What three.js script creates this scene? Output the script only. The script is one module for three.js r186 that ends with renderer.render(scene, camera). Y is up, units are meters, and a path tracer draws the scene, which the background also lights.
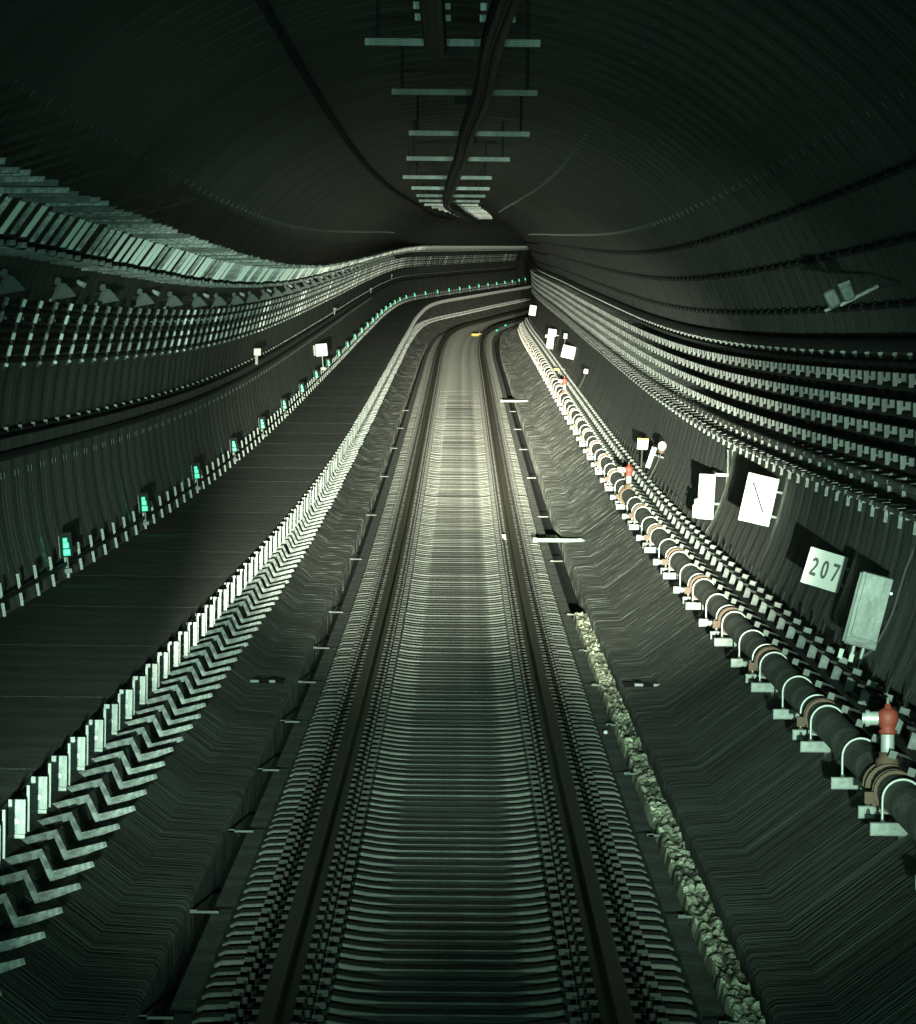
import * as THREE from 'three';
import { mergeGeometries } from 'three/addons/utils/BufferGeometryUtils.js';
import { RoundedBoxGeometry } from 'three/addons/geometries/RoundedBoxGeometry.js';

// ---------------------------------------------------------------- camera, light, exposure
const scene = new THREE.Scene();
scene.background = new THREE.Color(0x000000);
const FOCAL = 7400, EYE = 3.0;                     // a long lens in the driver's cab
const camera = new THREE.PerspectiveCamera(2 * Math.atan(512 / FOCAL) * 180 / Math.PI, 916 / 1024, 0.1, 900);
camera.position.set(0, EYE, 0);
camera.rotation.z = 0.010;
camera.setViewOffset(916, 1024, -4, 238, 916, 1024);
camera.updateProjectionMatrix();

const renderer = new THREE.WebGLRenderer({ antialias: true });
renderer.toneMapping = THREE.LinearToneMapping;
renderer.toneMappingExposure = 1.0;
renderer.shadowMap.enabled = true;

// the train's own headlamps, either side below the cab window: a core aimed far down the track and a spill around it
function beam(x, y, tx, ty, tz, angle, power, color, soft) {
  const s = new THREE.SpotLight(color, power, 0, angle * Math.PI / 180, 1, 2);
  s.position.set(x, y, -0.3); s.target.position.set(tx, ty, -tz);
  s.castShadow = true; s.shadow.radius = soft ?? 3; s.shadow.camera.near = 1; s.shadow.camera.far = 500;
  s.name = 'headlamp_beam';
  scene.add(s); scene.add(s.target);
}
const CREAM = new THREE.Color().setRGB(1.0, 0.975, 0.76), PALE = new THREE.Color().setRGB(.91, 1.0, .78), MIDTONE = new THREE.Color().setRGB(.64, 1.0, .78), TEAL = new THREE.Color().setRGB(0.44, 1.0, 0.77);
for (const sx of [-0.75, 0.75]) {
  beam(sx, 1.8, 0.6 + sx * .4, 0.15, 150, 0.88, 330000, CREAM);
  beam(sx, 1.8, 0.7 + sx * 1.2, 0.4, 150, 1.75, 160000, PALE);
  beam(sx, 1.8, 0.3 + sx * 1.9, 0.0, 150, 3.2, 13500, MIDTONE);
  beam(sx, 1.8, 0.3, 0.0, 100, 7.2, 520, TEAL);
  beam(sx, 1.8, 0.0, 1.2, 60, 24, 72, TEAL);
}

// ---------------------------------------------------------------- the line of the tunnel
const KN = [20, 50, 80, 110, 140, 170, 200, 230, 255, 280, 305, 330, 360, 400, 450, 520];
const YK = [-2.973, -3.271, -3.451, -3.422, -3.278, -3.118, -2.943, -2.79, -2.66, -2.54, -2.41, -2.30, -2.18, -2.01, -1.80, -1.42];
const XK = [-.035, -.035, -.035, -.035, -.035, -.035, -.035, -.035, -.035, .03, .19, .68, 1.85, 3.5, 5.65, 8.35];
function spline(xs, ys) {
  const n = xs.length, m = new Array(n).fill(0), c = new Array(n).fill(0), dd = new Array(n).fill(0);
  for (let i = 1; i < n - 1; i++) {
    const h0 = xs[i] - xs[i - 1], h1 = xs[i + 1] - xs[i];
    const r = 6 * ((ys[i + 1] - ys[i]) / h1 - (ys[i] - ys[i - 1]) / h0), p = 2 * (h0 + h1) - h0 * c[i - 1];
    c[i] = h1 / p; dd[i] = (r - h0 * dd[i - 1]) / p;
  }
  for (let i = n - 2; i > 0; i--) m[i] = dd[i] - c[i] * m[i + 1];
  const f = x => {
    let k = 0; while (k < n - 2 && x > xs[k + 1]) k++;
    const h = xs[k + 1] - xs[k], a = (xs[k + 1] - x) / h, b = 1 - a;
    return a * ys[k] + b * ys[k + 1] + ((a ** 3 - a) * m[k] + (b ** 3 - b) * m[k + 1]) * h * h / 6;
  };
  const s0 = (f(xs[0] + .1) - ys[0]) / .1, s1 = (ys[n - 1] - f(xs[n - 1] - .1)) / .1;
  return x => x < xs[0] ? ys[0] + s0 * (x - xs[0]) : x > xs[n - 1] ? ys[n - 1] + s1 * (x - xs[n - 1]) : f(x);
}
const Yd = spline(KN, YK), Xd = spline(KN, XK);
const heading = d => Math.atan((Xd(d + .5) - Xd(d - .5)));
const slope = d => Math.atan(Yd(d + .5) - Yd(d - .5));
function P(d, u, w) { const t = heading(d); return new THREE.Vector3(Xd(d) + u * Math.cos(t), Yd(d) + EYE + w, -d + u * Math.sin(t)); }
function put(o, d, u, w, tilt = 0) { o.position.copy(P(d, u, w)); o.rotation.set(slope(d), -heading(d), tilt, 'YXZ'); return o; }
const CY = 2.1, R = 2.92;                          // tunnel centre above the rail head, inner radius
const onWall = (w, r = R, side = 1) => side * Math.sqrt(r * r - (w - CY) ** 2);
const tiltAt = w => -Math.asin((CY - w) / R);      // lean of the right-hand wall

// ---------------------------------------------------------------- random, textures, materials
let seed = 20731;
const rnd = () => { seed = (seed * 1664525 + 1013904223) >>> 0; return seed / 4294967296; };
const rr = (a, b) => a + (b - a) * rnd();
function lattice(nx, ny) {
  const g = Float32Array.from({ length: nx * ny }, rnd);
  return (x, y) => {
    x *= nx; y *= ny; const i = Math.floor(x), j = Math.floor(y), s = t => t * t * (3 - 2 * t), a = s(x - i), b = s(y - j);
    const q = (p, r) => g[(((r % ny) + ny) % ny) * nx + (((p % nx) + nx) % nx)];
    return (q(i, j) * (1 - a) + q(i + 1, j) * a) * (1 - b) + (q(i, j + 1) * (1 - a) + q(i + 1, j + 1) * a) * b;
  };
}
function tex(n, layers, lo, hi, srgb, rx, ry) {
  const ls = layers.map(([a, b, k]) => [lattice(a, b), k]), tot = layers.reduce((s, l) => s + l[2], 0), data = new Uint8Array(n * n * 4);
  for (let j = 0; j < n; j++) for (let i = 0; i < n; i++) {
    let v = 0; for (const [f, k] of ls) v += k * f(i / n, j / n);
    v = lo + (hi - lo) * Math.min(1, Math.max(0, (v / tot - .5) * 1.7 + .5));
    const o = (j * n + i) * 4; data[o] = data[o + 1] = data[o + 2] = v * 255; data[o + 3] = 255;
  }
  const t = new THREE.DataTexture(data, n, n); t.wrapS = t.wrapT = THREE.RepeatWrapping; t.magFilter = t.minFilter = THREE.LinearFilter;
  if (srgb) t.colorSpace = THREE.SRGBColorSpace;
  t.repeat.set(rx, ry); t.needsUpdate = true; return t;
}
// uv are metres: x across the section, y along the tunnel
const streakMap = tex(512, [[6, 128, 1], [3, 40, .8], [24, 256, .6], [8, 8, .7]], .62, 1, true, .16, .12);
const streakBump = tex(512, [[8, 160, 1], [20, 256, .7], [200, 200, .4]], 0, 1, false, .16, .12);
const blotMap = tex(512, [[6, 6, 1], [24, 24, .8], [90, 90, .6], [256, 256, .5]], .6, 1, true, .4, .4);
const blotBump = tex(512, [[30, 30, .7], [120, 120, .8], [256, 256, .6]], 0, 1, false, .8, .8);
const galvMap = tex(256, [[7, 7, 1], [22, 22, 1], [64, 64, .7]], .45, 1, true, 3, 3);
const lin = (r, g, b) => new THREE.Color().setRGB(r, g, b);
function mat(color, rough, metal = 0, extra = {}) { return new THREE.MeshStandardMaterial({ color, roughness: rough, metalness: metal, side: THREE.DoubleSide, ...extra }); }
const M = {
  lining: mat(lin(.47, .48, .44), .9, 0, { map: streakMap, bumpMap: streakBump, bumpScale: .014 }),
  bench: mat(lin(.42, .43, .38), .88, 0, { map: streakMap, bumpMap: streakBump, bumpScale: .012 }),
  slab: mat(lin(.36, .37, .33), .9, 0, { map: blotMap, bumpMap: blotBump, bumpScale: .012 }),
  panel: mat(lin(.17, .17, .15), .9, 0, { map: blotMap, bumpMap: blotBump, bumpScale: .004 }),
  sleeper: [.18, .155, .20].map(v => mat(lin(v, v, v * .9), .85, 0, { map: blotMap, bumpMap: blotBump, bumpScale: .004 })),
  rail: mat(lin(.15, .14, .095), .6, .3),
  railHead: mat(lin(.16, .15, .12), .45, .7),
  clip: mat(lin(.022, .022, .018), .7, .2),
  pale: mat(lin(.62, .63, .58), .6, .0, { map: galvMap }),
  white: mat(lin(.80, .80, .76), .55),
  galv: [.55, .42, .68].map(v => mat(lin(v, v, v * .95), .55, .15, { map: galvMap })),
  arm: [.26, .20, .31].map(v => mat(lin(v, v, v * .95), .7, 0, { map: blotMap })),
  strap: mat(lin(.56, .57, .53), .6, 0, { map: blotMap }),
  barWhite: mat(lin(.95, .95, .92), .6, 0, { map: galvMap }),
  post: [.22, .19, .26].map(v => mat(lin(v, v, v * .96), .6, .1, { map: blotMap })),
  edge: [.34, .30, .42].map(v => mat(lin(v, v, v * .96), .6, .1, { map: galvMap })),
  dullGalv: mat(lin(.30, .31, .29), .6, .3, { map: galvMap }),
  dark: mat(lin(.018, .019, .017), .8),
  rubber: mat(lin(.045, .048, .042), .75),
  jacket: mat(lin(.62, .64, .58), .7, 0, { map: blotMap }),
  pipe: mat(lin(.58, .60, .52), .8, 0, { map: blotMap, bumpMap: blotBump, bumpScale: .02 }),
  rust: mat(lin(.12, .07, .045), .75, .1),
  red: mat(lin(.26, .045, .028), .6),
  silver: mat(lin(.46, .47, .44), .45, .3),
  sign: mat(lin(.62, .61, .59), .5),
  ink: mat(lin(.006, .006, .006), .7),
  yellow: mat(lin(.72, .58, .08), .6),
  ochre: mat(lin(.30, .24, .05), .7),
  kerb: mat(lin(.15, .155, .14), .9),
  pvc: mat(lin(.24, .33, .25), .5),
  greyPaint: mat(lin(.24, .265, .24), .5, .1, { map: blotMap }),
  gusset: mat(lin(.17, .19, .175), .6, 0, { map: blotMap }),
  paleGreen: mat(lin(.66, .72, .60), .5),
  alu: mat(lin(.10, .105, .10), .5, .5),
  slotDark: mat(lin(.01, .01, .01), .95),
  glow: new THREE.MeshStandardMaterial({ color: 0x021a10, emissive: lin(.015, .68, .32), emissiveIntensity: 1.5, roughness: .4 }),
};

// ---------------------------------------------------------------- builders
const used = {};
function numbered(n) { used[n] = (used[n] ?? -1) + 1; return used[n] ? n + '_' + String(used[n]).padStart(3, '0') : n; }
function shade(o) { o.castShadow = o.receiveShadow = true; return o; }
function part(name, geo, m, parent) { const o = shade(new THREE.Mesh(geo, m)); o.name = name; parent.add(o); return o; }
function tag(o, label, category, group) { o.userData.label = label; o.userData.category = category; if (group) o.userData.group = group; return o; }
function thing(name, label, category, group) { const o = new THREE.Group(); o.name = numbered(name); scene.add(o); return tag(o, label, category, group); }
function dup(src, label, group) { const o = src.clone(); o.name = numbered(src.name.replace(/_\d{3}$/, '')); o.userData = { ...src.userData }; if (label) o.userData.label = label; if (group === null) delete o.userData.group; else if (group) o.userData.group = group; scene.add(o); return o; }
function structure(name) { const o = new THREE.Group(); o.name = name; o.userData.kind = 'structure'; scene.add(o); return o; }

function box(w, h, t, x = 0, y = 0, z = 0, r = 0) {
  const k = r ? new RoundedBoxGeometry(w, h, t, 2, r) : new THREE.BoxGeometry(w, h, t);
  k.translate(x, y, z); return k;
}
function cyl(r0, r1, h, seg, x, y, z, axis = 'y') {
  const g = new THREE.CylinderGeometry(r0, r1, h, seg);
  if (axis === 'x') g.rotateZ(Math.PI / 2); if (axis === 'z') g.rotateX(Math.PI / 2);
  g.translate(x, y, z); return g;
}
function join(gs) { return mergeGeometries(gs.map(g => { const k = g.index ? g.toNonIndexed() : g; for (const a of Object.keys(k.attributes)) if (!['position', 'normal', 'uv'].includes(a)) k.deleteAttribute(a); return k; })); }
function plate(pts, t, bevel = 0) {                // polygon in the cross-section, thickness t along the tunnel (front face at z = t/2)
  const s = new THREE.Shape(pts.map(p => new THREE.Vector2(p[0], p[1])));
  const g = new THREE.ExtrudeGeometry(s, { depth: t - 2 * bevel, bevelEnabled: bevel > 0, bevelSize: bevel, bevelThickness: bevel, bevelOffset: -bevel, bevelSegments: 1, curveSegments: 6 });
  g.translate(0, 0, -t / 2 + bevel); return g;
}
function strip(pts, h) {                            // a bent bar of height h along a polyline of the cross-section -> polygon
  const up = [], dn = [];
  pts.forEach((p, i) => {
    const a = pts[Math.max(0, i - 1)], b = pts[Math.min(pts.length - 1, i + 1)], l = Math.hypot(b[0] - a[0], b[1] - a[1]);
    const nx = -(b[1] - a[1]) / l, ny = (b[0] - a[0]) / l, k = h / 2 * (p[2] ?? 1);
    up.push([p[0] + nx * k, p[1] + ny * k]); dn.unshift([p[0] - nx * k, p[1] - ny * k]);
  });
  return up.concat(dn);
}
function range(a, b, s) { const r = []; for (let d = a; d < b - 1e-6; d += s) r.push(d); r.push(b); return r; }
function sweep(profile, ds, { closed = false, smooth = false, off = null } = {}) {
  const n = profile.length, pos = [], uv = [], idx = []; let base = 0;
  const pieces = smooth ? [[...Array(closed ? n + 1 : n).keys()].map(i => i % n)] : Array.from({ length: closed ? n : n - 1 }, (_, i) => [i, (i + 1) % n]);
  let run = 0;
  for (const pc of pieces) {
    const arc = [run]; for (let i = 1; i < pc.length; i++) arc.push(arc[i - 1] + Math.hypot(profile[pc[i]][0] - profile[pc[i - 1]][0], profile[pc[i]][1] - profile[pc[i - 1]][1]));
    run = arc[arc.length - 1];
    for (const d of ds) {
      const o = off ? off(d) : [0, 0];
      pc.forEach((k, i) => { const q = P(d, profile[k][0] + o[0], profile[k][1] + o[1]); pos.push(q.x, q.y, q.z); uv.push(arc[i], d); });
    }
    const m = pc.length;
    for (let j = 0; j < ds.length - 1; j++) for (let i = 0; i < m - 1; i++) { const a = base + j * m + i; idx.push(a, a + 1, a + m, a + 1, a + m + 1, a + m); }
    base += ds.length * m;
  }
  const g = new THREE.BufferGeometry();
  g.setAttribute('position', new THREE.Float32BufferAttribute(pos, 3)); g.setAttribute('uv', new THREE.Float32BufferAttribute(uv, 2)); g.setIndex(idx); g.computeVertexNormals();
  return g;
}
// rough shuttered concrete: shallow transverse lifts, each face a few millimetres proud or shy of the next
function ribbed(profile, d0, d1, amp, len) {
  const fineProfile = []; profile.forEach((p, i) => { if (i) { const q = profile[i - 1], m = Math.max(1, Math.round(Math.hypot(p[0] - q[0], p[1] - q[1]) / .1)); for (let k = 1; k < m; k++) fineProfile.push([q[0] + (p[0] - q[0]) * k / m, q[1] + (p[1] - q[1]) * k / m]); } fineProfile.push(p); });
  profile = fineProfile;
  const rows = []; let d = d0;
  while (d < d1) { const l = len * rr(.5, 1.6), k = 1 + d / 160; rows.push([d, d + l * k - .006]); d += l * k; }
  const n = profile.length, pos = [], uv = [], idx = [];
  let arc = [0]; for (let i = 1; i < n; i++) arc.push(arc[i - 1] + Math.hypot(profile[i][0] - profile[i - 1][0], profile[i][1] - profile[i - 1][1]));
  const lines = []; for (const [a, b] of rows) { const am = amp * Math.min(1, Math.max(.15, (a - 25) / 75)), h = profile.map(() => rr(-am, am)), q = .6 * rr(-am, am); lines.push([a, h, q], [b, h, q]); }
  for (let i = 0; i < n - 1; i++) {
    const l = Math.hypot(profile[i + 1][0] - profile[i][0], profile[i + 1][1] - profile[i][1]), s = Math.sign(profile[0][0]), nx = -s * (profile[i + 1][1] - profile[i][1]) / l, ny = s * (profile[i + 1][0] - profile[i][0]) / l;
    lines.forEach(([d, h, q], j) => {
      for (const e of [0, 1]) { const o = q + h[i + e], p = P(d, profile[i + e][0] + nx * o, profile[i + e][1] + ny * o); pos.push(p.x, p.y, p.z); uv.push(arc[i + e], d); }
      if (j) { const a = pos.length / 3 - 4; idx.push(a, a + 1, a + 2, a + 1, a + 3, a + 2); }
    });
  }
  let g = new THREE.BufferGeometry();
  g.setAttribute('position', new THREE.Float32BufferAttribute(pos, 3)); g.setAttribute('uv', new THREE.Float32BufferAttribute(uv, 2)); g.setIndex(idx);
  g = g.toNonIndexed(); g.computeVertexNormals(); return g;
}
const ring = (u, w, r, n = 8) => Array.from({ length: n }, (_, i) => [u + r * Math.cos(i / n * 2 * Math.PI), w + r * Math.sin(i / n * 2 * Math.PI)]);
const cableGeo = (u, w, r, d0, d1, sag = 0, pitch = 1.8, n = 8, step = 0.9) =>
  sweep(ring(u, w, r, n), range(d0, d1, step), { closed: true, smooth: true, off: d => [0, -sag * Math.abs(Math.sin(d / pitch * Math.PI))] });
function tube(points, r, seg = 24, rs = 8, closed = false) { return new THREE.TubeGeometry(new THREE.CatmullRomCurve3(points.map(p => new THREE.Vector3(...p)), closed, 'centripetal'), seg, r, rs, closed); }

// ================================================================ STRUCTURE
const NEAR = 22, FAR = 500;
{ // lining: rings of concrete segments with a chamfered joint
  const wall = structure('wall_tunnel');
  const L = 1.5, prof = [[R + .03, 0], [R, .02], [R, L - .02], [R + .03, L], [R + .25, L], [R + .25, 0], [R + .03, 0]].map(p => new THREE.Vector2(p[0], p[1]));
  const a0 = 0.62;                                   // the floor hides the lowest arc
  const g = new THREE.LatheGeometry(prof, 60, a0, 2 * Math.PI - 2 * a0);
  { const uv = g.attributes.uv, p = g.attributes.position; for (let i = 0; i < uv.count; i++) uv.setXY(i, uv.getX(i) * 15, p.getY(i)); }
  // lathe axis y -> along -z, seam gap downwards
  g.rotateX(-Math.PI / 2); { const p = g.attributes.position; let s = 0; for (let i = 0; i < p.count; i++) s += p.getY(i); if (s < 0) g.rotateZ(Math.PI); }
  const liningMats = [M.lining, M.lining.clone(), M.lining.clone()]; liningMats[1].color = lin(.385, .395, .36); liningMats[2].color = lin(.45, .46, .42);
  const cover = box(.02, .05, .09, 0, 0, 0, .008), capMat = mat(lin(.11, .115, .105), .85);
  let d = NEAR;
  for (let i = 0; i < 300; i++, d += L) {
    const o = part('lining_ring', g, liningMats[Math.floor(rnd() * 3)], wall); put(o, d, 0, CY);
    if (d < 240) {
      const spots = [[-.62, 1.92, 1], [-.62, 1.92, .25]];
      for (const [, w, f] of spots) put2(o, -1, w, f);
      put2(o, 1, 4.04, .5); put2(o, -1, 4.06, .5);
      const c = part('bolt_cover', cover, capMat, o), an = Math.atan2(4.73 - CY, 1.2); c.position.set(Math.cos(an) * R, Math.sin(an) * R, -.75); c.rotation.z = an;
    }
  }
  function put2(o, side, w, f) { const an = Math.atan2(w - CY, onWall(w, R, side)), c = part('bolt_cover', cover, capMat, o); c.position.set(Math.cos(an) * R, Math.sin(an) * R, -f * L); c.rotation.z = an; }
  const arc = []; for (let i = 0; i <= 60; i++) { const t = -Math.PI / 2 + a0 + (2 * Math.PI - 2 * a0) * i / 60; arc.push([R * Math.cos(t), CY + R * Math.sin(t)]); }
  part('lining_shell', sweep(arc, range(-3, NEAR, 5), { smooth: true }), M.lining, wall);
  part('lining_shell', sweep(arc, range(d, FAR + 25, 3), { smooth: true }), M.lining, wall);
}
{ // floor: track slab, a drain on either side, sloping benches up to the wall
  const floor = structure('floor');
  const ds = range(-3, FAR + 20, 2.5);
  part('track_slab', sweep([[-1.24, -.42], [-1.24, -.19], [-1.135, -.185], [-1.13, -.226], [1.13, -.226], [1.135, -.185], [1.24, -.19], [1.24, -.42]], ds), M.slab, floor);
  for (const s of [-1, 1]) {
    const e = s < 0 ? 1.35 : 1.43; part('drain_channel', sweep([[s * 1.24, -.36], [s * e, -.36]], ds), M.dark, floor);
    part('concrete_bench', ribbed([[s * e, -.42], [s * e, -.14], [s * (e + .025), -.115], [s * 1.70, -.10], [s * 2.34, .38], [s * 2.62, .80]], NEAR, FAR, .0019, .12), M.bench, floor);
  }
  const bar = join([box(.15, .012, .05, 0, 0, 0), box(.04, .018, .05, -.06, .003, 0)]);
  for (const s of [-1, 1]) for (const [k, at] of [32.5, 38.6, 45, 51.4, 57.8, 64.2, 70.8, 79, 94, 110, 128, 145, 160, 176].entries()) {
    const o = part('drain_crossbar', bar, M.kerb, floor); put(o, at, s * 1.275, -.175);
    if (s > 0) o.rotation.z += .02;
    const j = part('slab_joint', box(.11, .012, .14), M.slotDark, floor); put(j, at + .3, s * 1.19, -.187);
  }
  for (const d of [62.6]) for (const s of [-1, 1]) {
    const o = new THREE.Group(); o.name = 'floor_gully'; floor.add(o); put(o, d, s * 1.62, -.098);
    part('gully_pit', box(.36, .012, .85), M.slotDark, o);
    part('gully_bar', box(.07, .03, .3, -.06, .012, .1), M.dullGalv, o); part('gully_bar', box(.05, .03, .3, .09, .012, .1), M.dullGalv, o);
  }
}
{ // raised walkway along the left wall
  const wk = structure('walkway');
  const g = box(1.26, .10, 5.97, 0, -.05, 0), tones = [.30, .26, .33].map(v => { const m = M.panel.clone(); m.color = lin(v, v * .98, v * .86); return m; });
  { const p = g.attributes.position, n = g.attributes.normal, uv = g.attributes.uv; for (let i = 0; i < uv.count; i++) if (Math.abs(n.getY(i)) > .5) uv.setXY(i, p.getX(i), p.getZ(i)); }
  for (let k = 0; k < 76; k++) { const o = part('walkway_panel', g, tones[k % 3], wk); put(o, NEAR + 1 + k * 6 + 3, -2.245, 1.11); }
  part('edge_beam', sweep([[-1.62, .99], [-1.597, .99], [-1.597, 1.108], [-1.62, 1.108]], range(NEAR, FAR - 20, 3), { closed: true }), M.dark, wk);
  const up = join([box(.062, .135, .02, 0, 0, 0), box(.062, .014, .05, 0, -.064, .02)]);
  const fin = box(.011, .17, .02, .026, .02, -.25), knob = cyl(.011, .011, .02, 8, 0, -.01, .02, 'z');
  // bracket below: a cranked arm from the bench wall out under the walkway edge
  const brk = plate(strip([[-.62, -.02, 1], [-.40, -.0, 1.1], [-.22, .055, .9], [-.165, -.06, 1.15], [.04, .005, .55]], .05), .05);
  for (let k = 0; k < 300; k++) {
    const d = 24 + k * 1.45;
    const o = part('edge_plate', up, M.post[k % 3], wk); put(o, d, -1.562 + rr(-.005, .005), 1.052);
    if (k < 110) { part('plate_fin', fin, M.arm[0], o); part('plate_bolt', knob, M.pale, o); }
    const b = part('support_bracket', brk, M.edge[(k * 7) % 3], wk); put(b, d + .6, -1.775 + rr(-.01, .01), .235 + rr(-.008, .008));
  }
}

// ================================================================ TRACK
{
  const tr = thing('railway_track', 'railway track of two dark steel rails on close-set concrete sleepers', 'railway track');
  const ds = range(NEAR, FAR, 1.5);
  for (const s of [-1, 1]) {
    const x = s * .75, h = .035;
    const r = part('rail', sweep([[x - .075, -.172], [x - .075, -.16], [x - .012, -.14], [x - .01, -.05], [x - h, -.038], [x - h, -.008], [x - h + .01, 0], [x + h - .01, 0], [x + h, -.008], [x + h, -.038], [x + .01, -.05], [x + .012, -.14], [x + .075, -.16], [x + .075, -.172]], ds, { closed: true }), M.rail, tr);
    part('running_surface', sweep([[x - .022, .0], [x - .022, .002], [x + .022, .002], [x + .022, 0]], ds), M.railHead, r);
  }
  // a sleeper: high seats under the rails, a lower waist between
  const half = [[0, -.2215], [.30, -.221], [.44, -.208], [.58, -.186], [.62, -.182], [.98, -.182], [1.09, -.188], [1.125, -.205], [1.125, -.27]];
  const outline = [...half.slice().reverse().map(p => [-p[0], p[1]]).slice(0, -1), ...half];
  const sg = plate(outline, .25, .005);
  { const uv = sg.attributes.uv, p = sg.attributes.position; for (let i = 0; i < uv.count; i++) uv.setXY(i, p.getX(i), p.getY(i) + p.getZ(i)); }
  const hook = s => tube([[0, 0, -.05], [s * .06, .015, -.06], [s * .075, .03, 0], [s * .06, .015, .05], [s * .02, .022, .06], [0, .03, .02]], .011, 10, 5);
  const fast = s => join([box(.15, .022, .16, s * .03, 0, 0), box(.05, .045, .09, s * .075, .02, 0), hook(s), cyl(.018, .018, .06, 6, s * .03, .03, 0)]);
  const fL = fast(-1), fR = fast(1);
  for (let k = 0; k < 300; k++) {
    const d = NEAR + k * .6, o = part('sleeper', sg, M.sleeper[Math.floor(rnd() * 3)], tr); put(o, d, 0, 0);
    o.position.y += rr(-.004, .004);
    for (const s of [-1, 1]) {
      let f = part('rail_fastening', fL, M.clip, o); f.position.set(s * .75 - .115, -.165, 0);
      f = part('rail_fastening', fR, M.clip, o); f.position.set(s * .75 + .115, -.165, 0);
    }
  }
  const nFar = Math.floor((FAR - 20 - NEAR) / .6) - 300, all = join([-1, 1].flatMap(q => [fL.clone().translate(q * .75 - .115, -.165, 0), fR.clone().translate(q * .75 + .115, -.165, 0)])), dummy = new THREE.Object3D();
  const far = new THREE.InstancedMesh(sg, M.sleeper[0], nFar), farClips = new THREE.InstancedMesh(all, M.clip, nFar);
  for (let i = 0; i < nFar; i++) { put(dummy, NEAR + (300 + i) * .6, 0, 0); dummy.updateMatrix(); far.setMatrixAt(i, dummy.matrix); farClips.setMatrixAt(i, dummy.matrix); }
  far.name = 'distant_sleepers'; farClips.name = 'distant_fastenings'; tr.add(far, farClips); farClips.userData.kind = 'stuff';
  far.userData.kind = 'stuff';
}
{ // pale deposit in the right-hand drain
  const ds = range(NEAR, 79, .09), n = 9, pos = [], uv = [], col = [], idx = [], N1 = lattice(64, 64), N2 = lattice(128, 128), N3 = lattice(31, 31);
  ds.forEach((d, j) => {
    for (let i = 0; i < n; i++) {
      const t = i / (n - 1), big = N1(d * .055, t * .03 + .2), fine = N2(d * .09, t * .5), seg = N3(d * .032, .5 + t * .02);
      const edge = Math.min(1, Math.min(t, 1 - t) * 8 + .2);
      const h = -.30 + edge * (.10 + .035 * fine + .02 * seg + rr(-.02, .02)), q = P(d, 1.25 + t * .17, h);
      pos.push(q.x, q.y, q.z); uv.push(t * .17, d);
      let v = .12 + 1.1 * Math.max(0, Math.min(1, (fine * .6 + big * .8 - .50) * 3.2)) * (.4 + .6 * seg);
      if (N3(d * .11, .1) < .18) v *= .35;
      col.push(v, v * .98, v * .74);
      if (j && i) { const a = j * n + i; idx.push(a, a - 1, a - n, a - 1, a - n - 1, a - n); }
    }
  });
  const g = new THREE.BufferGeometry();
  g.setAttribute('position', new THREE.Float32BufferAttribute(pos, 3)); g.setAttribute('uv', new THREE.Float32BufferAttribute(uv, 2)); g.setAttribute('color', new THREE.Float32BufferAttribute(col, 3)); g.setIndex(idx);
  const gf = g.toNonIndexed(); gf.computeVertexNormals();
  const o = part('drain_sediment', gf, mat(0xffffff, .8, 0, { vertexColors: true, bumpMap: blotBump, bumpScale: .01 }), scene);
  tag(o, 'pale crusted sediment lying in the drain to the right of the track', 'sediment'); o.userData.kind = 'stuff';
}

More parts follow.
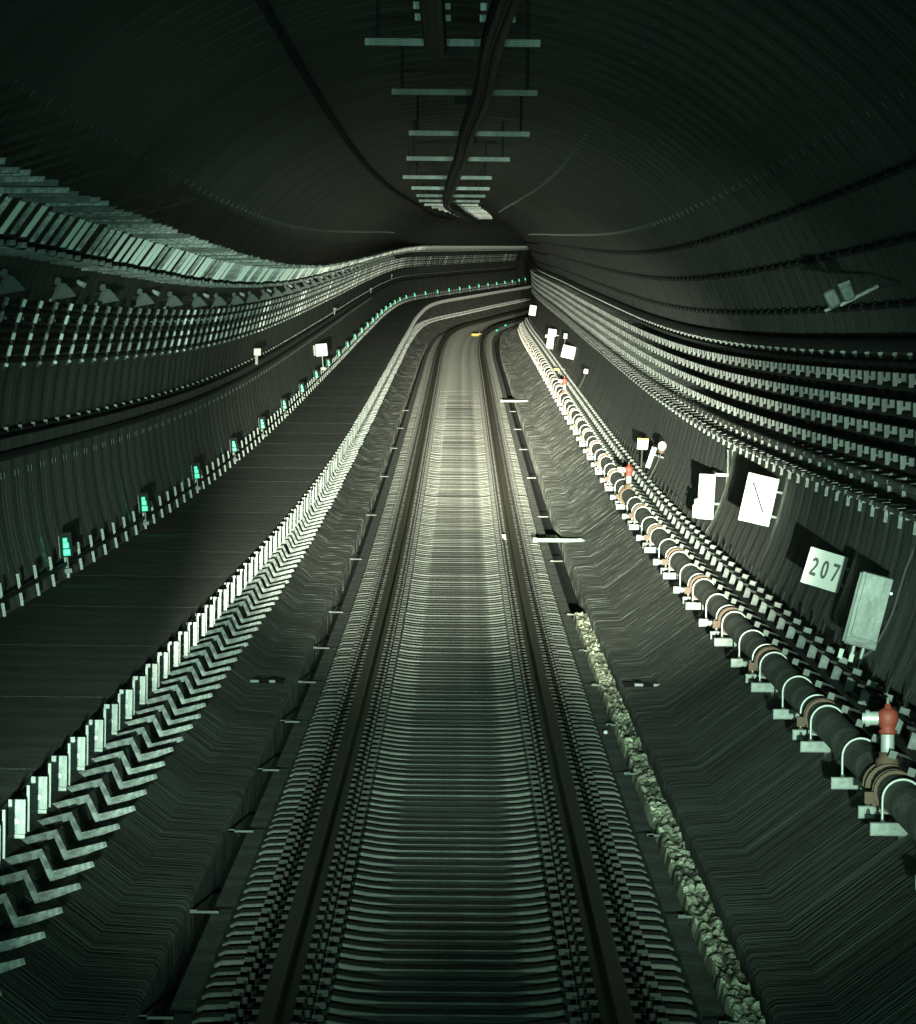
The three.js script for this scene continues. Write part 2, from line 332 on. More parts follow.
// ================================================================ WATER MAIN AND HYDRANTS (right)
const PIPE_U = 2.285, PIPE_W = .522, PIPE_R = .097, PERIOD = 7.65, MAIN0 = 29.65;
{
  const t = thing('water_main', 'long grey water pipe strapped to white support plates on the right', 'pipe');
  const sec = cyl(PIPE_R, PIPE_R, PERIOD - .06, 20, 0, 0, 0, 'z');
  { const uv = sec.attributes.uv; for (let i = 0; i < uv.count; i++) uv.setXY(i, uv.getX(i) * .7, uv.getY(i) * PERIOD); }
  const coup = join([cyl(PIPE_R + .009, PIPE_R + .009, .16, 20, 0, 0, 0, 'z'), cyl(PIPE_R + .017, PIPE_R + .017, .025, 20, 0, 0, .07, 'z'), cyl(PIPE_R + .017, PIPE_R + .017, .025, 20, 0, 0, -.07, 'z'), box(.05, .06, .1, -PIPE_R - .035, -.03, 0)]);
  const sup = plate([[-.168, -.178], [.16, -.178], [.16, -.15], [.12, -.112], [-.168, -.112]], .10, .006);
  const supS = plate([[-.155, -.178], [.14, -.178], [.14, -.15], [.10, -.112], [-.155, -.112]], .07, .006);
  const foot = join([box(.05, .16, .07, .0, -.25, -.01), box(.3, .04, .06, .2, -.165, -.02)]);
  const ub = (() => { const pts = [[-PIPE_R - .006, -.165, 0], [-PIPE_R - .006, -.05, 0]]; for (let i = 0; i <= 10; i++) { const a = Math.PI - i / 10 * Math.PI; pts.push([(PIPE_R + .006) * Math.cos(a), (PIPE_R + .006) * Math.sin(a), 0]); } pts.push([PIPE_R + .006, -.05, 0], [PIPE_R + .006, -.165, 0]); return tube(pts, .0075, 36, 6); })();
  const nut = join([cyl(.016, .016, .03, 6, -PIPE_R - .006, -.115, .03), cyl(.006, .016, .03, 6, -PIPE_R - .006, -.14, .055)]);
  const addSupport = (d, g) => {
    const o = part('support_plate', g, M.strap, t); put(o, d, PIPE_U, PIPE_W); part('plate_foot', foot, M.rubber, o);
    const b = part('u_bolt', ub, M.silver, t); put(b, d + .02, PIPE_U, PIPE_W); part('bolt_nut', nut, M.rubber, b);
  };
  for (let k = 0; k < 34; k++) {
    const d = MAIN0 + k * PERIOD;
    const o = part('pipe_section', sec, M.pipe, t); put(o, d + .72 + PERIOD / 2, PIPE_U, PIPE_W);
    const c = part('pipe_coupling', coup, M.rust, t); put(c, d + .72, PIPE_U, PIPE_W);
    addSupport(d, sup); addSupport(d + 1.35, supS); addSupport(d + PERIOD / 2 + .1, sup);
  }
  const o = part('pipe_section', sec, M.pipe, t); put(o, MAIN0 + .72 - PERIOD / 2, PIPE_U, PIPE_W);
}
{
  const spin = (pts, seg = 16) => new THREE.LatheGeometry(pts.map(p => new THREE.Vector2(p[0], p[1])), seg);
  const h = thing('fire_hydrant', 'nearest red fire hydrant standing on the water pipe at the right edge', 'fire hydrant');
  part('tee_collar', join([cyl(PIPE_R + .028, PIPE_R + .028, .05, 20, 0, -.11, .13, 'z'), cyl(PIPE_R + .028, PIPE_R + .028, .05, 20, 0, -.11, -.13, 'z'), cyl(PIPE_R + .012, PIPE_R + .012, .26, 20, 0, -.11, 0, 'z'), spin([[.0, -.02], [.062, -.02], [.062, .03], [.045, .045], [.045, .07], [0, .07]])]), M.rust, h);
  part('standpipe', spin([[0, .06], [.036, .06], [.036, .168], [0, .168]]), M.silver, h);
  const body = part('hydrant_body', spin([[0, .16], [.046, .162], [.048, .182], [.036, .19], [.044, .205], [.056, .235], [.056, .262], [.05, .282], [.034, .294], [.02, .30], [.014, .322], [0, .324]]), M.red, h);
  part('outlet', join([cyl(.036, .036, .05, 16, -.075, .245, .01, 'x'), cyl(.044, .044, .02, 16, -.108, .245, .01, 'x'), cyl(.03, .03, .02, 12, -.125, .245, .01, 'x')]), M.silver, body);
  part('top_spindle', cyl(.008, .010, .04, 6, 0, .335, 0), M.dullGalv, body);
  put(h, 38.7, PIPE_U, PIPE_W + PIPE_R);
  const h2 = dup(h, 'second red fire hydrant, on the pipe beside the small yellow-topped box'); put(h2, 98.6, PIPE_U, PIPE_W + PIPE_R);
  const h3 = dup(h, 'farthest small red hydrant on the pipe near the bright distant sign'); put(h3, 160.8, PIPE_U, PIPE_W + PIPE_R);
}
{ // cable ladder between the pipe and the wall
  const t = thing('cable_ladder', 'low cable ladder with a row of pale square plates behind the water pipe', 'cable ladder');
  const big = plate([[-.028, -.043], [.028, -.043], [.028, .043], [-.028, .043]], .03, .004), small = plate([[-.028, -.018], [.028, -.018], [.028, .018], [-.028, .018]], .03, .004);
  const back = join([box(.006, .36, .02, .12, -.02, -.04), box(.2, .016, .02, .03, -.10, -.03), box(.16, .016, .02, .02, .048, -.03)]), low = plate([[-.02, -.02], [.02, -.02], [.02, .02], [-.02, .02]], .02);
  for (let k = 0; k < 160; k++) {
    const d = 30.4 + k * 1.6, o = part('ladder_bracket', back, M.dark, t); put(o, d, 2.41, .77, -.32);
    part('square_plate', big, M.arm[k % 3], o).position.set(.0, -.01, .03);
    part('small_plate', small, M.arm[(k + 1) % 3], o).position.set(.015, .08, .03);
    const a = part('arm_tip', low, M.kerb, o); a.position.set(-.085, -.11, .02);
  }
  for (const [u, w, r, l] of [[2.425, .818, .015, 'topmost black cable of the low cable ladder behind the water pipe'], [2.40, .70, .026, 'black cable under the square plates of the low cable ladder'], [2.37, .645, .03, 'lower black cable on the ladder arms just above the water pipe'], [2.46, .66, .03, 'black cable against the wall on the low ladder arms']])
    tag(part(numbered('low_cable'), cableGeo(u, w, r, NEAR, 290, .006, 1.6), M.rubber, scene), l, 'cable');
}

let strutGeo; function STRUT(a) { return strutGeo ??= join(a); }
// ================================================================ RIGHT WALL
const TIERS = [2.624, 2.456, 2.294, 2.126, 1.97, 1.81];
{
  const t = thing('cable_rack', 'wall rack of close-set grey bracket arms in tiers along the right wall', 'cable rack');
  const arm = plate([[-.085, -.052], [-.06, -.052], [-.05, -.022], [.14, -.018], [.14, .034], [-.085, .03]], .03, .003), infill = plate([[-.082, -.02], [.14, -.018], [.14, .034], [-.082, .03]], .03, .003), slim = plate([[-.07, -.012], [.14, -.012], [.14, .014], [-.07, .012]], .03, .003);
  for (let k = 0; k < 172; k++) {
    const d = 30 + k * 1.6, b = new THREE.Group(); b.name = 'rack_bracket'; t.add(b); b.position.copy(P(d, 0, CY)); b.rotation.set(slope(d), -heading(d), 0, 'YXZ');
    const strut = []; for (let i = 0; i < 6; i++) { const w = 1.74 + i * .19 - CY, a = Math.asin(w / (R - .02)); const g = box(.025, .2, .04); g.rotateZ(a); g.translate((R - .02) * Math.cos(a), w + .0, -.03); strut.push(g); }
    part('wall_strut', STRUT(strut), M.dullGalv, b);
    TIERS.forEach((w, i) => { const o = part('bracket_arm', i < 4 ? arm : slim, M.arm[Math.floor(rnd() * 3)], b); o.position.set(Math.sqrt(2.76 ** 2 - (w - CY) ** 2), w - CY, 0); if (i < 4) part('infill_plate', infill, M.arm[Math.floor(rnd() * 3)], b).position.set(o.position.x, o.position.y, -.8); });
  }
  const names = ['topmost black cable hanging under the tiered bracket arms on the right wall', 'black cable second from the top of the tiered bracket arms on the right wall', 'black cable third from the top of the tiered bracket arms on the right wall', 'black cable fourth from the top of the tiered bracket arms on the right wall', 'thin pale cable fifth from the top of the right wall rack', 'lowest clipped cable of the right wall rack, above the white signs'];
  TIERS.forEach((w, i) => {
    const u = Math.sqrt(2.76 ** 2 - (w - CY) ** 2), r = [.024, .024, .024, .024, .026, .018][i];
    const c = tag(part(numbered('power_cable'), cableGeo(i < 4 ? u + .0 : u - .04, i < 4 ? w - .052 : w, r, NEAR, 300, .008, 1.6, 10), i < 4 ? M.dark : M.jacket, scene), names[i], 'cable');
    if (i === 5) { const g = box(.05, .05, .36), h = box(.045, .035, .2); for (let k = 0; k < 150; k++) { const d = 30.8 + k * 1.6; put(part('cable_clip', g, M.arm[k % 3], c), d, u - .02, w - .005, .1); put(part('cable_clip', h, M.dullGalv, c), d - .8, u - .02, w - .02, .1); } }
  });
  tag(part(numbered('power_cable'), cableGeo(2.79, 2.70, .022, NEAR, 300, .004, 1.6), M.jacket, scene), 'thin pale cable running just above the topmost tier of bracket arms', 'cable');
}

{ // dark cables clipped straight to the lining
  const nub = box(.042, .036, .10), nubS = box(.032, .014, .2);
  const run = (u, w, r, label, side, pitch, m, cm, d1 = 330, first = 30) => {
    const c = tag(part(numbered('wall_cable'), cableGeo(u, w, r, NEAR, d1, .012, pitch, 8, .45), m, scene), label, 'cable');
    for (let d = first; d < Math.min(d1, 220); d += pitch) put(part('cable_clip', nub, cm, c), d, u, w - .004, -side * Math.asin((w - CY) / R));
    return c;
  };
  run(onWall(3.76, R - .03), 3.76, .019, 'uppermost dark cable clipped to the right wall near the ceiling', 1, 1.5, M.dark, M.dark);
  run(onWall(3.43, R - .03), 3.43, .019, 'dark cable clipped to the right wall, second below the ceiling', 1, 1.5, M.dark, M.dark);
  run(onWall(3.075, R - .03), 3.075, .019, 'dark cable clipped to the right wall directly behind the twin floodlight', 1, 1.5, M.dark, M.dark);
  const c = run(onWall(2.83, R - .06), 2.83, .05, 'thick dark cable running just above the tiered bracket arms on the right', 1, 1.6, M.dark, M.dark);
  for (let k = 0; k < 90; k++) put(part('bright_clip', nubS, M.arm[k % 3], c), 31 + k * 1.6, onWall(2.765, R - .06), 2.765);
  run(onWall(4.76, R - .03, -1) , 4.76, .028, 'dark cable clipped along the ceiling left of the conductor rail', -1, 2.2, M.dark, M.rubber);
}
function wallThing(name, label, cat, d, u, w, tilt, build, group) { const t = thing(name, label, cat, group); build(t); put(t, d, u, w, tilt); return t; }
function digits(text, w, h) { // number plate face
  const c = document.createElement('canvas'); c.width = 512; c.height = Math.round(512 * h / w); const x = c.getContext('2d');
  x.fillStyle = '#f4f2ee'; x.fillRect(0, 0, c.width, c.height);
  x.fillStyle = '#0c0c0c'; x.save(); x.translate(c.width / 2, c.height / 2); x.scale(.54, 1); x.font = 'bold 335px sans-serif'; x.textAlign = 'center'; x.textBaseline = 'middle';
  x.fillText(text[0], -268, 0); x.fillText(text[1], 0, 0); x.fillText(text[2], 268, 0); x.restore();
  const t = new THREE.CanvasTexture(c); t.colorSpace = THREE.SRGBColorSpace; return t;
}
wallThing('number_sign', 'white square sign with black number 207 on the right wall', 'sign', 52.1, 2.608, 1.231, -.285, t => {
  const W = .278, H = .262;
  part('sign_plate', box(W, H, .012, 0, 0, 0, .004), M.sign, t);
  const f = new THREE.PlaneGeometry(W - .006, H - .006); f.translate(0, 0, .0066);
  part('printed_face', f, mat(lin(.5, .5, .49), .6, 0, { map: digits('207', W, H) }), t);
  part('sign_bracket', join([box(.1, .02, .02, .12, .05, -.03), box(.1, .02, .02, .12, -.07, -.03)]), M.dullGalv, t);
});
wallThing('marker_board', 'large blank white board with one thin diagonal line on the right wall', 'sign', 64.6, 2.645, 1.438, -.215, t => {
  part('sign_plate', box(.275, .425, .014, 0, 0, 0, .004), M.sign, t);
  const l = box(.016, .25, .006); l.rotateZ(.52); l.translate(-.005, .01, .0085);
  part('diagonal_line', join([l, cyl(.013, .013, .004, 10, -.075, .125, .0085, 'z')]), M.ink, t);
  part('sign_bracket', join([box(.1, .02, .02, .14, .1, -.03), box(.1, .02, .02, .14, -.12, -.03)]), M.dullGalv, t);
});
wallThing('equipment_cabinet', 'grey steel equipment cabinet tilted on the wall below the 207 sign', 'cabinet', 46, 2.585, 1.165, -.25, t => {
  part('cabinet_body', box(.20, .465, .13, .0, 0, -.065, .008), M.greyPaint, t);
  part('door_leaf', box(.172, .405, .012, .012, .026, .008, .004), M.greyPaint, t);
  part('side_flange', box(.014, .44, .03, -.106, .0, -.02), M.arm[2], t);
  part('bottom_trim', box(.19, .045, .012, .006, -.205, .008, .004), M.arm[2], t);
  part('latch', cyl(.01, .01, .02, 8, .105, .14, .0, 'z'), M.silver, t);
  part('cable_gland', join([cyl(.012, .012, .07, 8, -.03, -.265, -.05), cyl(.012, .012, .07, 8, .03, -.265, -.05), box(.028, .06, .03, -.1, -.30, -.03), box(.028, .05, .03, -.03, -.31, -.03)]), M.galv[2], t);
  part('conduit', tube([[.03, -.29, -.05], [.08, -.24, -.06], [.145, .0, -.07], [.16, .3, -.08], [.19, .52, -.1]], .012, 20, 6), M.rubber, t);
});
wallThing('tall_cabinet', 'narrow pale green cabinet with a side pipe, left of the big white board', 'cabinet', 77, 2.60, 1.15, -.05, t => {
  part('cabinet_body', box(.17, .47, .13, 0, 0, -.065, .008), M.paleGreen, t);
  part('door_leaf', box(.13, .43, .012, .015, .0, .006, .004), M.paleGreen, t);
  part('top_pipe', join([cyl(.017, .017, .2, 10, .18, .235, -.05, 'x'), cyl(.02, .02, .03, 10, .3, .235, -.05, 'x')]), M.white, t);
  part('side_fitting', join([box(.06, .14, .08, -.105, -.16, -.06, .01), cyl(.022, .022, .06, 8, -.1, -.06, -.05)]), M.galv[2], t);
  part('lower_pipe', join([cyl(.014, .014, .12, 8, .14, -.07, -.05, 'x'), cyl(.014, .014, .1, 8, .15, -.215, -.05, 'x')]), M.galv[2], t);
  part('conduit', join([tube([[.2, .5, -.1], [.21, .24, -.08], [.17, -.05, -.08], [.06, -.3, -.08], [-.08, -.55, -.05]], .012, 20, 6), tube([[.25, .5, -.1], [.255, .2, -.08], [.22, -.1, -.08], [.1, -.36, -.08], [-.04, -.58, -.05]], .012, 20, 6)]), M.dullGalv, t);
});
wallThing('junction_box', 'small white box with a yellow top beside the tilted white plate', 'junction box', 102, 2.55, 1.12, -.06, t => {
  part('box_body', box(.15, .135, .1, 0, 0, -.05, .008), M.white, t); part('yellow_lid', box(.155, .03, .105, 0, .07, -.05), M.yellow, t);
  part('box_stand', cyl(.012, .012, .3, 8, .0, -.2, -.06), M.rubber, t);
});
wallThing('tilted_plate', 'narrow white plate leaning to the right beside the yellow-topped box', 'plate', 97, 2.535, 1.075, -.32, t => {
  part('plate_leaf', plate([[-.03, -.14], [.03, -.14], [.035, .12], [.075, .125], [.07, .15], [-.03, .14]], .012, .003), M.sign, t);
  part('plate_bracket', box(.14, .02, .02, .09, .05, -.02), M.dullGalv, t);
});
wallThing('round_lamp', 'small round pinkish lamp on a thin stem above the cable ladder', 'lamp', 94, 2.60, 1.30, -.1, t => {
  const s = new THREE.SphereGeometry(.055, 14, 10); s.scale(1, 1.1, .7);
  part('lamp_lens', s, mat(lin(.85, .70, .72), .4), t); part('lamp_body', cyl(.035, .045, .06, 10, .0, -.06, -.03), M.rust, t);
  part('stem', tube([[0, -.08, -.03], [-.05, -.25, -.03], [-.13, -.46, -.02]], .01, 10, 6), M.rubber, t);
});
wallThing('distant_sign', 'bright blank white sign far down the right wall above the pipe', 'sign', 177, 2.60, 1.235, -.22, t => { part('sign_plate', box(.31, .30, .015, 0, 0, 0, .004), M.sign, t); part('sign_bracket', box(.2, .02, .02, .16, 0, -.03), M.dullGalv, t); });
wallThing('stacked_boxes', 'pair of white equipment boxes stacked one above the other far along the right wall', 'equipment boxes', 208, 2.55, 1.14, -.12, t => {
  part('upper_box', box(.23, .2, .1, .02, .14, -.05, .01), M.white, t); part('lower_box', box(.19, .34, .1, .0, -.15, -.05, .01), M.white, t);
  part('side_pipe', cyl(.02, .02, .25, 8, .2, .08, -.04, 'x'), M.galv[0], t); part('side_fitting', box(.06, .08, .06, -.13, .02, -.05), M.galv[2], t);
});
wallThing('distant_cabinet', 'farthest pale cabinet where the right wall curves out of sight', 'cabinet', 262, 2.54, 1.36, -.15, t => { part('cabinet_body', box(.24, .36, .12, 0, 0, -.06, .01), M.white, t); part('door_leaf', box(.18, .3, .012, .0, .0, .004), M.paleGreen, t); });
wallThing('marker_lamp', 'tiny white lamp on a bent stem below the lowest rack cable', 'lamp', 152, 2.60, 1.24, -.1, t => { part('lamp_lens', box(.09, .10, .06, 0, 0, 0, .02), M.white, t); part('stem', tube([[0, -.05, -.02], [-.04, -.2, -.02], [-.14, -.44, -.02]], .01, 8, 6), M.rubber, t); });
wallThing('small_box', 'tiny white box on the wall above the bright distant sign', 'junction box', 188, 2.68, 1.46, -.1, t => { part('box_body', box(.1, .14, .07, 0, 0, 0, .01), M.galv[2], t); part('stem', cyl(.01, .01, .25, 6, 0, -.18, -.02), M.dullGalv, t); });
wallThing('yellow_plate', 'small yellow plate lying across the cable ladder near the distant hydrant', 'plate', 178, 2.40, .80, -.05, t => { part('plate_leaf', box(.26, .05, .08, 0, 0, 0, .01), M.yellow, t); part('plate_bracket', box(.05, .14, .04, .0, -.09, 0), M.dullGalv, t); });
const flood = wallThing('twin_floodlight', 'pair of grey floodlight heads on a white bar high on the right wall', 'floodlight', 44.6, 2.333, 3.085, 0, t => {
  const bar = (x0, y0, x1, y1, r) => { const l = Math.hypot(x1 - x0, y1 - y0), g = cyl(r, r, l, 10, 0, 0, 0, 'x'); g.rotateZ(Math.atan2(y1 - y0, x1 - x0)); g.translate((x0 + x1) / 2, (y0 + y1) / 2, 0); return g; };
  part('mounting_bar', bar(-.018, -.03, .222, .095, .013), M.pale, t);
  part('mounting_bar', bar(-.115, -.068, -.022, -.018, .013), M.galv[1], t);
  const head = new RoundedBoxGeometry(.085, .12, .09, 3, .02);
  const a = part('lamp_head', head, M.gusset, t); a.position.set(-.072, .012, .02); a.rotation.z = .46; part('lamp_glass', box(.068, .1, .012, 0, 0, .044, .004), M.gusset, a);
  const b = part('lamp_head', head, M.gusset, t); b.position.set(.022, .058, .02); b.rotation.z = .40; part('lamp_glass', box(.068, .085, .012, 0, -.012, .044, .004), M.gusset, b); part('top_visor', box(.08, .02, .03, 0, .052, .05), M.arm[2], b);
  part('back_bracket', tube([[.21, .09, 0], [.28, .10, -.02], [.37, .11, -.04]], .009, 8, 6), M.dark, t);
});
flood.scale.setScalar(.95);

// ================================================================ FLOOR ITEMS
function crossPipe(d, label, label2) {
  const t = thing('cross_pipe', label, 'pipe'); part('pipe_tube', cyl(.027, .027, .62, 12, 0, 0, 0, 'x'), M.pvc, t); part('end_cap', cyl(.036, .036, .05, 12, -.3, 0, 0, 'x'), M.pale, t); part('end_cap', cyl(.034, .034, .05, 12, .3, 0, 0, 'x'), M.pvc, t); put(t, d, 1.345, -.09);
  const h = thing('drain_hose', label2, 'hose'); part('hose_tube', tube([[0, 0, 0], [.15, .015, 0], [.24, .10, 0], [.42, .27, 0], [.55, .38, 0]], .018, 20, 8), M.rubber, h); part('hose_clamp', cyl(.026, .026, .03, 10, .02, 0, 0, 'x'), M.dullGalv, h); put(h, d, 1.665, -.09);
}
crossPipe(98.8, 'nearer pale green pipe lying across the drain right of the track', 'dark hose running up the slope from the nearer pale green pipe');
crossPipe(183, 'farther pale pipe lying across the drain right of the track', 'dark hose running up the slope from the farther pale pipe');
wallThing('rail_marker', 'small white marker block on the right rail fastening halfway along the track', 'marker', 100.7, .64, -.12, 0, t => { part('marker_block', box(.05, .06, .05, 0, .0, 0, .008), M.sign, t); part('marker_foot', box(.07, .016, .06, 0, -.036, 0), M.galv[0], t); });
wallThing('white_pebble', 'tiny white pebble on the slab edge beside the right rail', 'pebble', 56.7, 1.17, -.175, 0, t => part('pebble_body', new THREE.IcosahedronGeometry(.017, 2), M.sign, t));
wallThing('track_plate', 'yellow plate lying between the rails where the track starts to curve', 'track plate', 309, .40, -.16, 0, t => { part('plate_leaf', box(.44, .12, .5, 0, .02, 0, .02), M.ochre, t); part('plate_bolt', cyl(.03, .03, .05, 8, .1, .1, .1), M.dullGalv, t); });
for (const [d, l] of [[315, 'nearer tiny green marker light beside the rail at the bend'], [334, 'farther tiny green marker light beside the rail at the bend']])
  wallThing('track_light', l, 'marker light', d, 1.18, -.02, 0, t => { part('light_post', cyl(.03, .04, .2, 8, 0, -.1, 0), M.dark, t); const s = new THREE.SphereGeometry(.05, 10, 8); part('lamp_lens', s, M.glow, t); });

const ORD = ['', 'second', 'third', 'fourth', 'fifth', 'sixth', 'seventh', 'eighth', 'ninth', 'tenth', 'eleventh', 'twelfth', 'thirteenth', 'fourteenth', 'fifteenth', 'sixteenth', 'seventeenth'];
// ================================================================ LEFT WALL
{ // green escape lights
  const FIRST = 51, STEP = 12.55, OWN = 20;
  const proto = thing('escape_light', 'nearest green escape light, low on the left wall above the walkway', 'escape light');
  part('lamp_housing', box(.085, .17, .05, 0, .01, -.03, .006), M.slotDark, proto);
  part('side_reflector', box(.006, .15, .055, -.046, 0, -.012), M.dullGalv, proto);
  part('lamp_lens', join([box(.032, .034, .012, -.004, .042, 0, .005), box(.042, .04, .012, 0, .006, 0, .005), box(.05, .045, .012, .002, -.042, 0, .005)]), M.glow, proto);
  part('mounting_stub', join([cyl(.008, .008, .1, 6, 0, -.12, -.03), box(.05, .03, .03, 0, -.17, -.03)]), M.dullGalv, proto);
  const ord = ['', 'second', 'third', 'fourth', 'fifth', 'sixth', 'seventh', 'eighth', 'ninth', 'tenth', 'eleventh', 'twelfth', 'thirteenth', 'fourteenth', 'fifteenth', 'sixteenth', 'seventeenth', 'eighteenth', 'nineteenth', 'twentieth'];
  for (let k = 0; k < 35; k++) {
    const d = FIRST + k * STEP, o = k ? dup(proto, k < OWN ? ord[k] + ' nearest green escape light along the left wall walkway' : 'distant green escape light in the curved row along the left wall', k < OWN ? null : 'distant escape lights') : proto;
    put(o, d, -2.675, 1.375, .10);
    if (k > 10) o.scale.setScalar(1 + Math.min(.35, (k - 10) * .02));
    if (k < 12) { const l = new THREE.PointLight(lin(.05, 1, .6), .015, 0, 2); l.position.copy(P(d - .12, -2.66, 1.38)); l.castShadow = true; l.name = 'escape_light_glow'; scene.add(l); }
  }
  // low cable with upright clips
  const c = tag(part(numbered('clip_cable'), cableGeo(-2.69, 1.245, .014, NEAR, 465, .004, 1.8), M.dark, scene), 'thin black cable along the left wall just above the walkway', 'cable');
  const g = join([box(.014, .08, .02, 0, .06, 0), box(.014, .08, .02, 0, -.06, 0), box(.01, .2, .012, -.008, 0, -.01)]);
  for (let k = 0; k < 234; k++) { const d = 40.6 + k * 1.8; put(part('upright_clip', g, k % 7 === 4 ? M.galv[1] : M.pale, c), d, -2.69, 1.245, .17); }
}
{ // grey trunking, the black cable below it and the clipped line above it
  const t = thing('wall_trunking', 'long grey trunking along the left wall at handrail height', 'trunking');
  for (let k = 0; k < 148; k++) { const d = NEAR + k * 3; part('trunking_length', sweep([[-2.905, 2.10], [-2.84, 2.10], [-2.835, 2.175], [-2.905, 2.18]], [d, d + 1.5, d + 2.985], { closed: true }), M.trunk ??= mat(lin(.42, .43, .39), .8, 0, { map: blotMap }), t); }
  tag(part(numbered('handrail_cable'), cableGeo(-2.855, 2.06, .03, NEAR, 465, .0, 1.8), M.dark, scene), 'thick black cable hanging under the grey trunking on the left wall', 'cable');
  const c = tag(part(numbered('clip_cable'), cableGeo(-2.88, 2.215, .012, NEAR, 465, .008, 1.5), M.dark, scene), 'thin clipped cable just above the grey trunking on the left wall', 'cable');
  const g = box(.025, .03, .06); for (let k = 0; k < 280; k++) put(part('cable_clip', g, k % 5 ? M.dullGalv : M.pale, c), 40 + k * 1.5, -2.88, 2.222);
}
{ // four cables on leaning hangers
  const lv = [2.98, 2.88, 2.78, 2.68];
  const t = thing('cable_hanger_rack', 'row of pale leaning hangers holding four black cables on the left wall', 'cable rack');
  const seg = (w0, w1) => { const u0 = onWall(w0, R - .14, -1), u1 = onWall(w1, R - .14, -1); return plate(strip([[u0 + 2.7, w0 - 2.83], [u1 + 2.7, w1 - 2.83]], .021), .02); };
  const pieces = [[3.0, 3.045], [2.905, 2.965], [2.80, 2.84], [2.70, 2.765], [2.635, 2.655]].map(p => seg(...p));
  const spine = seg(2.62, 3.05); spine.translate(-.015, 0, -.02);
  const back = box(.12, .02, .02, -.09, .1, -.02);
  for (let k = 0; k < 234; k++) {
    const d = 39.6 + k * 1.8 + rr(-.05, .05), h = part('cable_hanger', spine, M.rubber, t); put(h, d, -2.70, 2.83);
    const m = rnd(); pieces.forEach((g, i) => part('hanger_tab', g, m > .85 ? M.white : m > .6 ? M.galv[0] : M.edge[(k + (i >> 1)) % 3], h)); part('wall_arm', back, M.dullGalv, h);
  }
  const nm = ['topmost', 'second', 'third', 'lowest'];
  lv.forEach((w, i) => tag(part(numbered('hanger_cable'), cableGeo(onWall(w, R - .115, -1), w, .019, NEAR, 465, .006, 1.8), M.dark, scene), nm[i] + ' of the four black cables on the left wall hangers', 'cable'));
}
{ // triangular gusset brackets above the hangers, and little boxes between them
  const p = thing('triangular_bracket', 'nearest grey triangular bracket under the left overhead cable tray', 'bracket');
  part('gusset_plate', plate([[-.095, -.075], [.085, -.045], [.05, -.0], [.015, .04], [-.03, .05], [-.055, .02]], .014, .003), M.gusset, p);
  part('top_tab', plate([[-.06, .03], [-.02, .04], [-.02, .075], [-.045, .085], [-.065, .065]], .03, .003), M.arm[2], p);
  part('edge_bolt', cyl(.011, .011, .03, 8, -.09, -.07, .01, 'z'), M.pale, p);
  part('wall_arm', box(.16, .022, .02, -.08, .01, -.02), M.dark, p);
  const first = [43.6, 49.4, 55.6, 62]; const ord = ['', 'second', 'third', 'fourth', 'fifth', 'sixth', 'seventh', 'eighth'];
  for (let k = 0; k < 38; k++) {
    const d = k < 4 ? first[k] : 62 + (k - 3) * 6.4;
    const o = k ? dup(p, k < 8 ? ord[k] + ' nearest grey triangular bracket under the left overhead cable tray' : 'distant grey triangular bracket under the left overhead cable tray', k < 8 ? null : 'distant triangular brackets') : p;
    put(o, d, -2.62, 3.135, .02);
  }
  const b = thing('small_wall_box', 'nearest small pale box between the triangular brackets on the left wall', 'junction box');
  part('box_body', box(.075, .04, .05, 0, 0, 0, .006), M.galv[1], b); part('box_lid', box(.05, .032, .012, -.006, 0, .028, .003), M.galv[2], b);
  for (let k = 0; k < 12; k++) {
    const d = 51.6 + k * 12.6; const o = k ? dup(b, ORD[k] + ' small pale box from the near end between the triangular brackets on the left wall', null) : b;
    put(o, d, -2.62, 3.19, -.4);
  }
}
{ // overhead cable tray on the left shoulder: cranked brackets one metre apart
  const t = thing('overhead_cable_tray', 'pale ribbed cable tray of cranked brackets along the upper left wall', 'cable tray');
  const top = [0, 1].map(i => plate([[-.01, -.012], [.34, -.006], [.345, .024], [.0, .022]], .04, .003)), riser = plate([[-.140, -.178], [-.104, -.178], [.016, -.012], [-.018, -.004]], .03, .003);
  const low = plate([[-.36, -.245], [-.10, -.238], [-.10, -.205], [-.36, -.212]], .04, .003), rod = box(.012, .04, .9, .2, .03, -.5), post = box(.02, .35, .03, -.2, .12, -.03);
  post.rotateZ(.0);
  for (let k = 0; k < 300; k++) {
    const d = 29 + k * 1.0 + rr(-.06, .06), b = new THREE.Group(); b.name = 'tray_bracket'; t.add(b); put(b, d, -2.225 + rr(-.008, .008), 3.525 + rr(-.008, .008));
    part('top_arm', top[0], [M.galv[1], M.dullGalv, M.arm[0]][Math.floor(rnd() * 3)], b); part('riser', riser, rnd() < .55 ? M.white : M.galv[2 - Math.floor(rnd() * 2)], b); part('lower_arm', low, [M.galv[1], M.dullGalv, M.arm[2]][Math.floor(rnd() * 3)], b);
  }
  const beyondGeo = join([top[0], riser, low]), nB = 155, beyond = new THREE.InstancedMesh(beyondGeo, M.galv[1], nB), dm = new THREE.Object3D();
  for (let i = 0; i < nB; i++) { put(dm, 329 + i, -2.225, 3.525); dm.updateMatrix(); beyond.setMatrixAt(i, dm.matrix); }
  beyond.name = 'distant_brackets'; beyond.userData.kind = 'stuff'; t.add(beyond);
  const cu = [[-2.395, 3.322, .028, 'thick black cable in the gap of the left overhead tray']];
  for (const [u, w, r, l] of cu) tag(part(numbered('tray_cable'), cableGeo(u, w, r, NEAR, 480, .0, 1, 8, 1.5), M.dark, scene), l, 'cable');
}
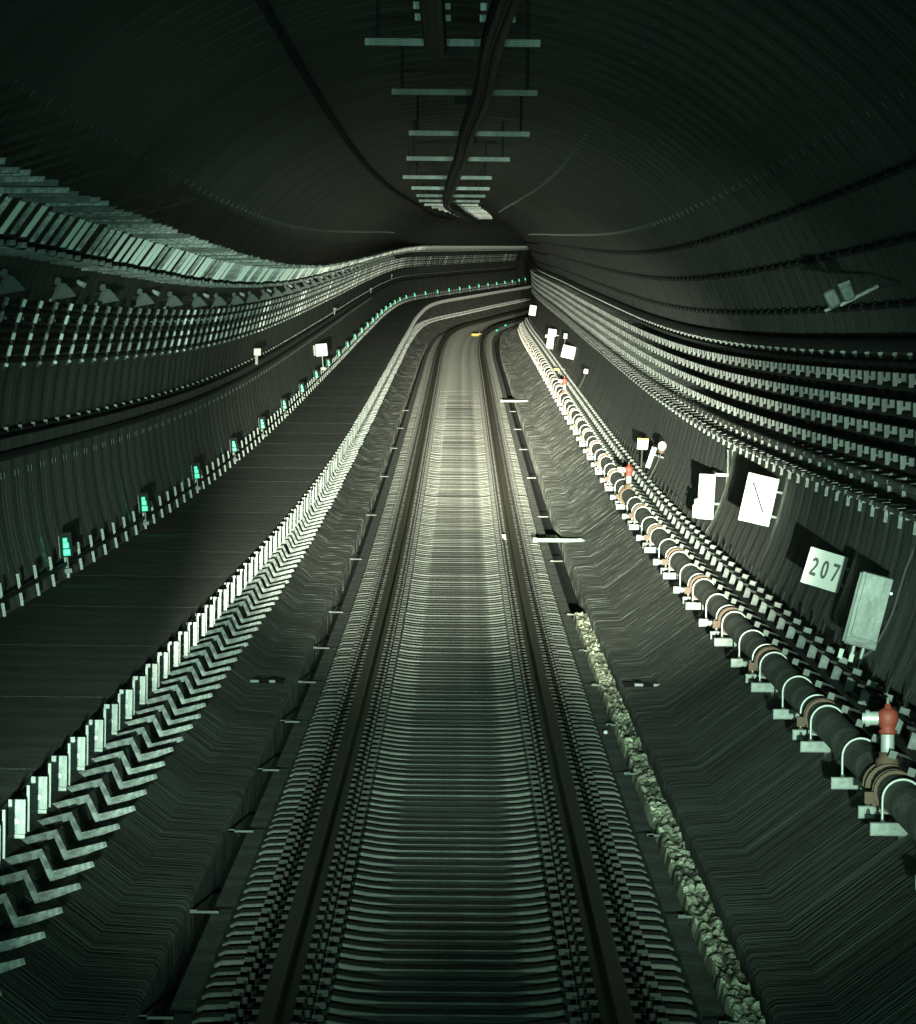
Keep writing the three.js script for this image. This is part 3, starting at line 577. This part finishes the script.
wallThing('white_wall_box', 'square white box on the left wall among the green escape lights', 'equipment box', 146, -2.72, 1.72, .1, t => { part('box_body', box(.23, .25, .1, 0, 0, -.02, .01), M.sign, t); part('hinge_side', box(.04, .2, .08, -.14, 0, -.03), M.galv[0], t); part('lower_fitting', join([box(.1, .05, .05, 0, -.37, -.02), cyl(.012, .012, .25, 6, 0, -.25, -.03)]), M.galv[2], t); });
const pink = wallThing('stalk_lamp', 'small pale pink lamp on a stalk above the left trunking', 'lamp', 100, -2.72, 2.37, 0, t => { part('lamp_lens', box(.10, .10, .05, 0, 0, 0, .012), mat(lin(.75, .58, .56), .5), t); part('lamp_stalk', box(.035, .12, .03, -.01, -.11, -.02), M.pale, t); });
for (const [d, w, l] of [[162, 2.36, 'second small lamp on a stalk above the left trunking'], [226, 2.32, 'third, faint lamp on a stalk above the left trunking'], [284, 2.44, 'farthest faint lamp on the left wall, below the overhead tray']]) { const o = dup(pink, l); put(o, d, -2.74, w); o.scale.setScalar(.72); o.children[0].material = M.arm[2]; o.children[1].material = M.dullGalv; }

// ================================================================ CEILING
{
  const bars = [[44.2, -.035], [53.1, .04], [64.3, .085], [75, -.015], [87.4, -.15], [99.3, -.13], [112.7, -.145], [127.8, -.195], [144.2, -.185], [158, -.1], [172, 0], [186, .1], [200, .2], [215, .3], [230, .4], [246, .5], [262, .55]];
  const p = thing('ceiling_crossbar', 'nearest steel crossbar under the ceiling, at the top of the view', 'crossbar');
  part('channel_bar', box(1.05, .045, .05, 0, 0, 0, .004), M.barWhite, p);
  for (const s of [-1, 1]) part('hanger_rod', cyl(.011, .011, .42, 8, s * .45, .2, -.02), M.dark, p);
  part('rail_clamp', join([box(.14, .06, .06, 0, -.05, -.04)]), M.dark, p);
  const ord = ORD;
  bars.forEach(([d, u], k) => { const o = k ? dup(p, ord[k] + ' nearest steel crossbar under the ceiling', null) : p; put(o, d, u, 4.6); if (k) o.children[0].material = [M.pale, M.galv[0], M.barWhite][k % 3]; });

  const U = spline([30, 34.9, 39.5, 47.6, 57.2, 65.8, 75.2, 96.4, 110.8, 136.3, 184.3, 266.9], [.29, .25, .20, .17, .08, .03, -.04, -.16, -.20, -.09, .12, .57]);
  const prof = [[-.062, -.02], [-.05, -.055], [-.02, -.06], [-.02, -.075], [.02, -.075], [.02, -.06], [.05, -.055], [.062, -.02], [.062, .03], [.03, .05], [.03, .075], [-.03, .075], [-.03, .05], [-.062, .03]];
  const c = thing('conductor_rail', 'long dark overhead conductor rail snaking under the ceiling crossbars', 'conductor rail');
  part('rail_profile', sweep(prof, range(30, 270, 1.5), { closed: true, off: d => [U(d), 4.47] }), M.alu, c);
  part('contact_wire', sweep(ring(0, -.08, .008, 6), range(30, 270, 1.5), { closed: true, smooth: true, off: d => [U(d), 4.47] }), M.rust, c);
  const e = thing('short_conductor_rail', 'left, shorter conductor rail ending at the nearest ceiling crossbar', 'conductor rail');
  part('rail_profile', sweep(prof, range(30, 41.2, 1), { closed: true, off: () => [-.125, 4.47] }), M.alu, e);
  part('end_ramp', sweep(prof.map(q => [q[0] * .8, q[1] * .8]), [41.2, 42, 43], { closed: true, off: d => [-.125, 4.47 + (d - 41.2) * .02] }), M.alu, e);
  const cl = thing('rail_clamp_pair', 'bright clamp blocks either side of the shorter left conductor rail', 'clamps');
  const blk = join([box(.036, .04, .06, -.078, 0, 0, .004), box(.036, .034, .06, .078, -.004, 0, .004)]);
  part('clamp_block', blk, M.white, cl); put(part('clamp_block', blk, M.white, cl), 0, 0, 0); cl.children[1].position.set(0, -.0, -1.35); cl.children[1].rotation.set(0, 0, 0);
  part('clamp_bridge', box(.2, .02, .05, 0, .1, 0), M.dark, cl);
  put(cl, 38.2, -.135, 4.545);
  const cr = dup(cl, 'bright clamp blocks either side of the long right conductor rail'); put(cr, 38.3, .212, 4.545);
}

scene.traverse(o => { if (o.isMesh) o.castShadow = o.receiveShadow = true; });
renderer.render(scene, camera);
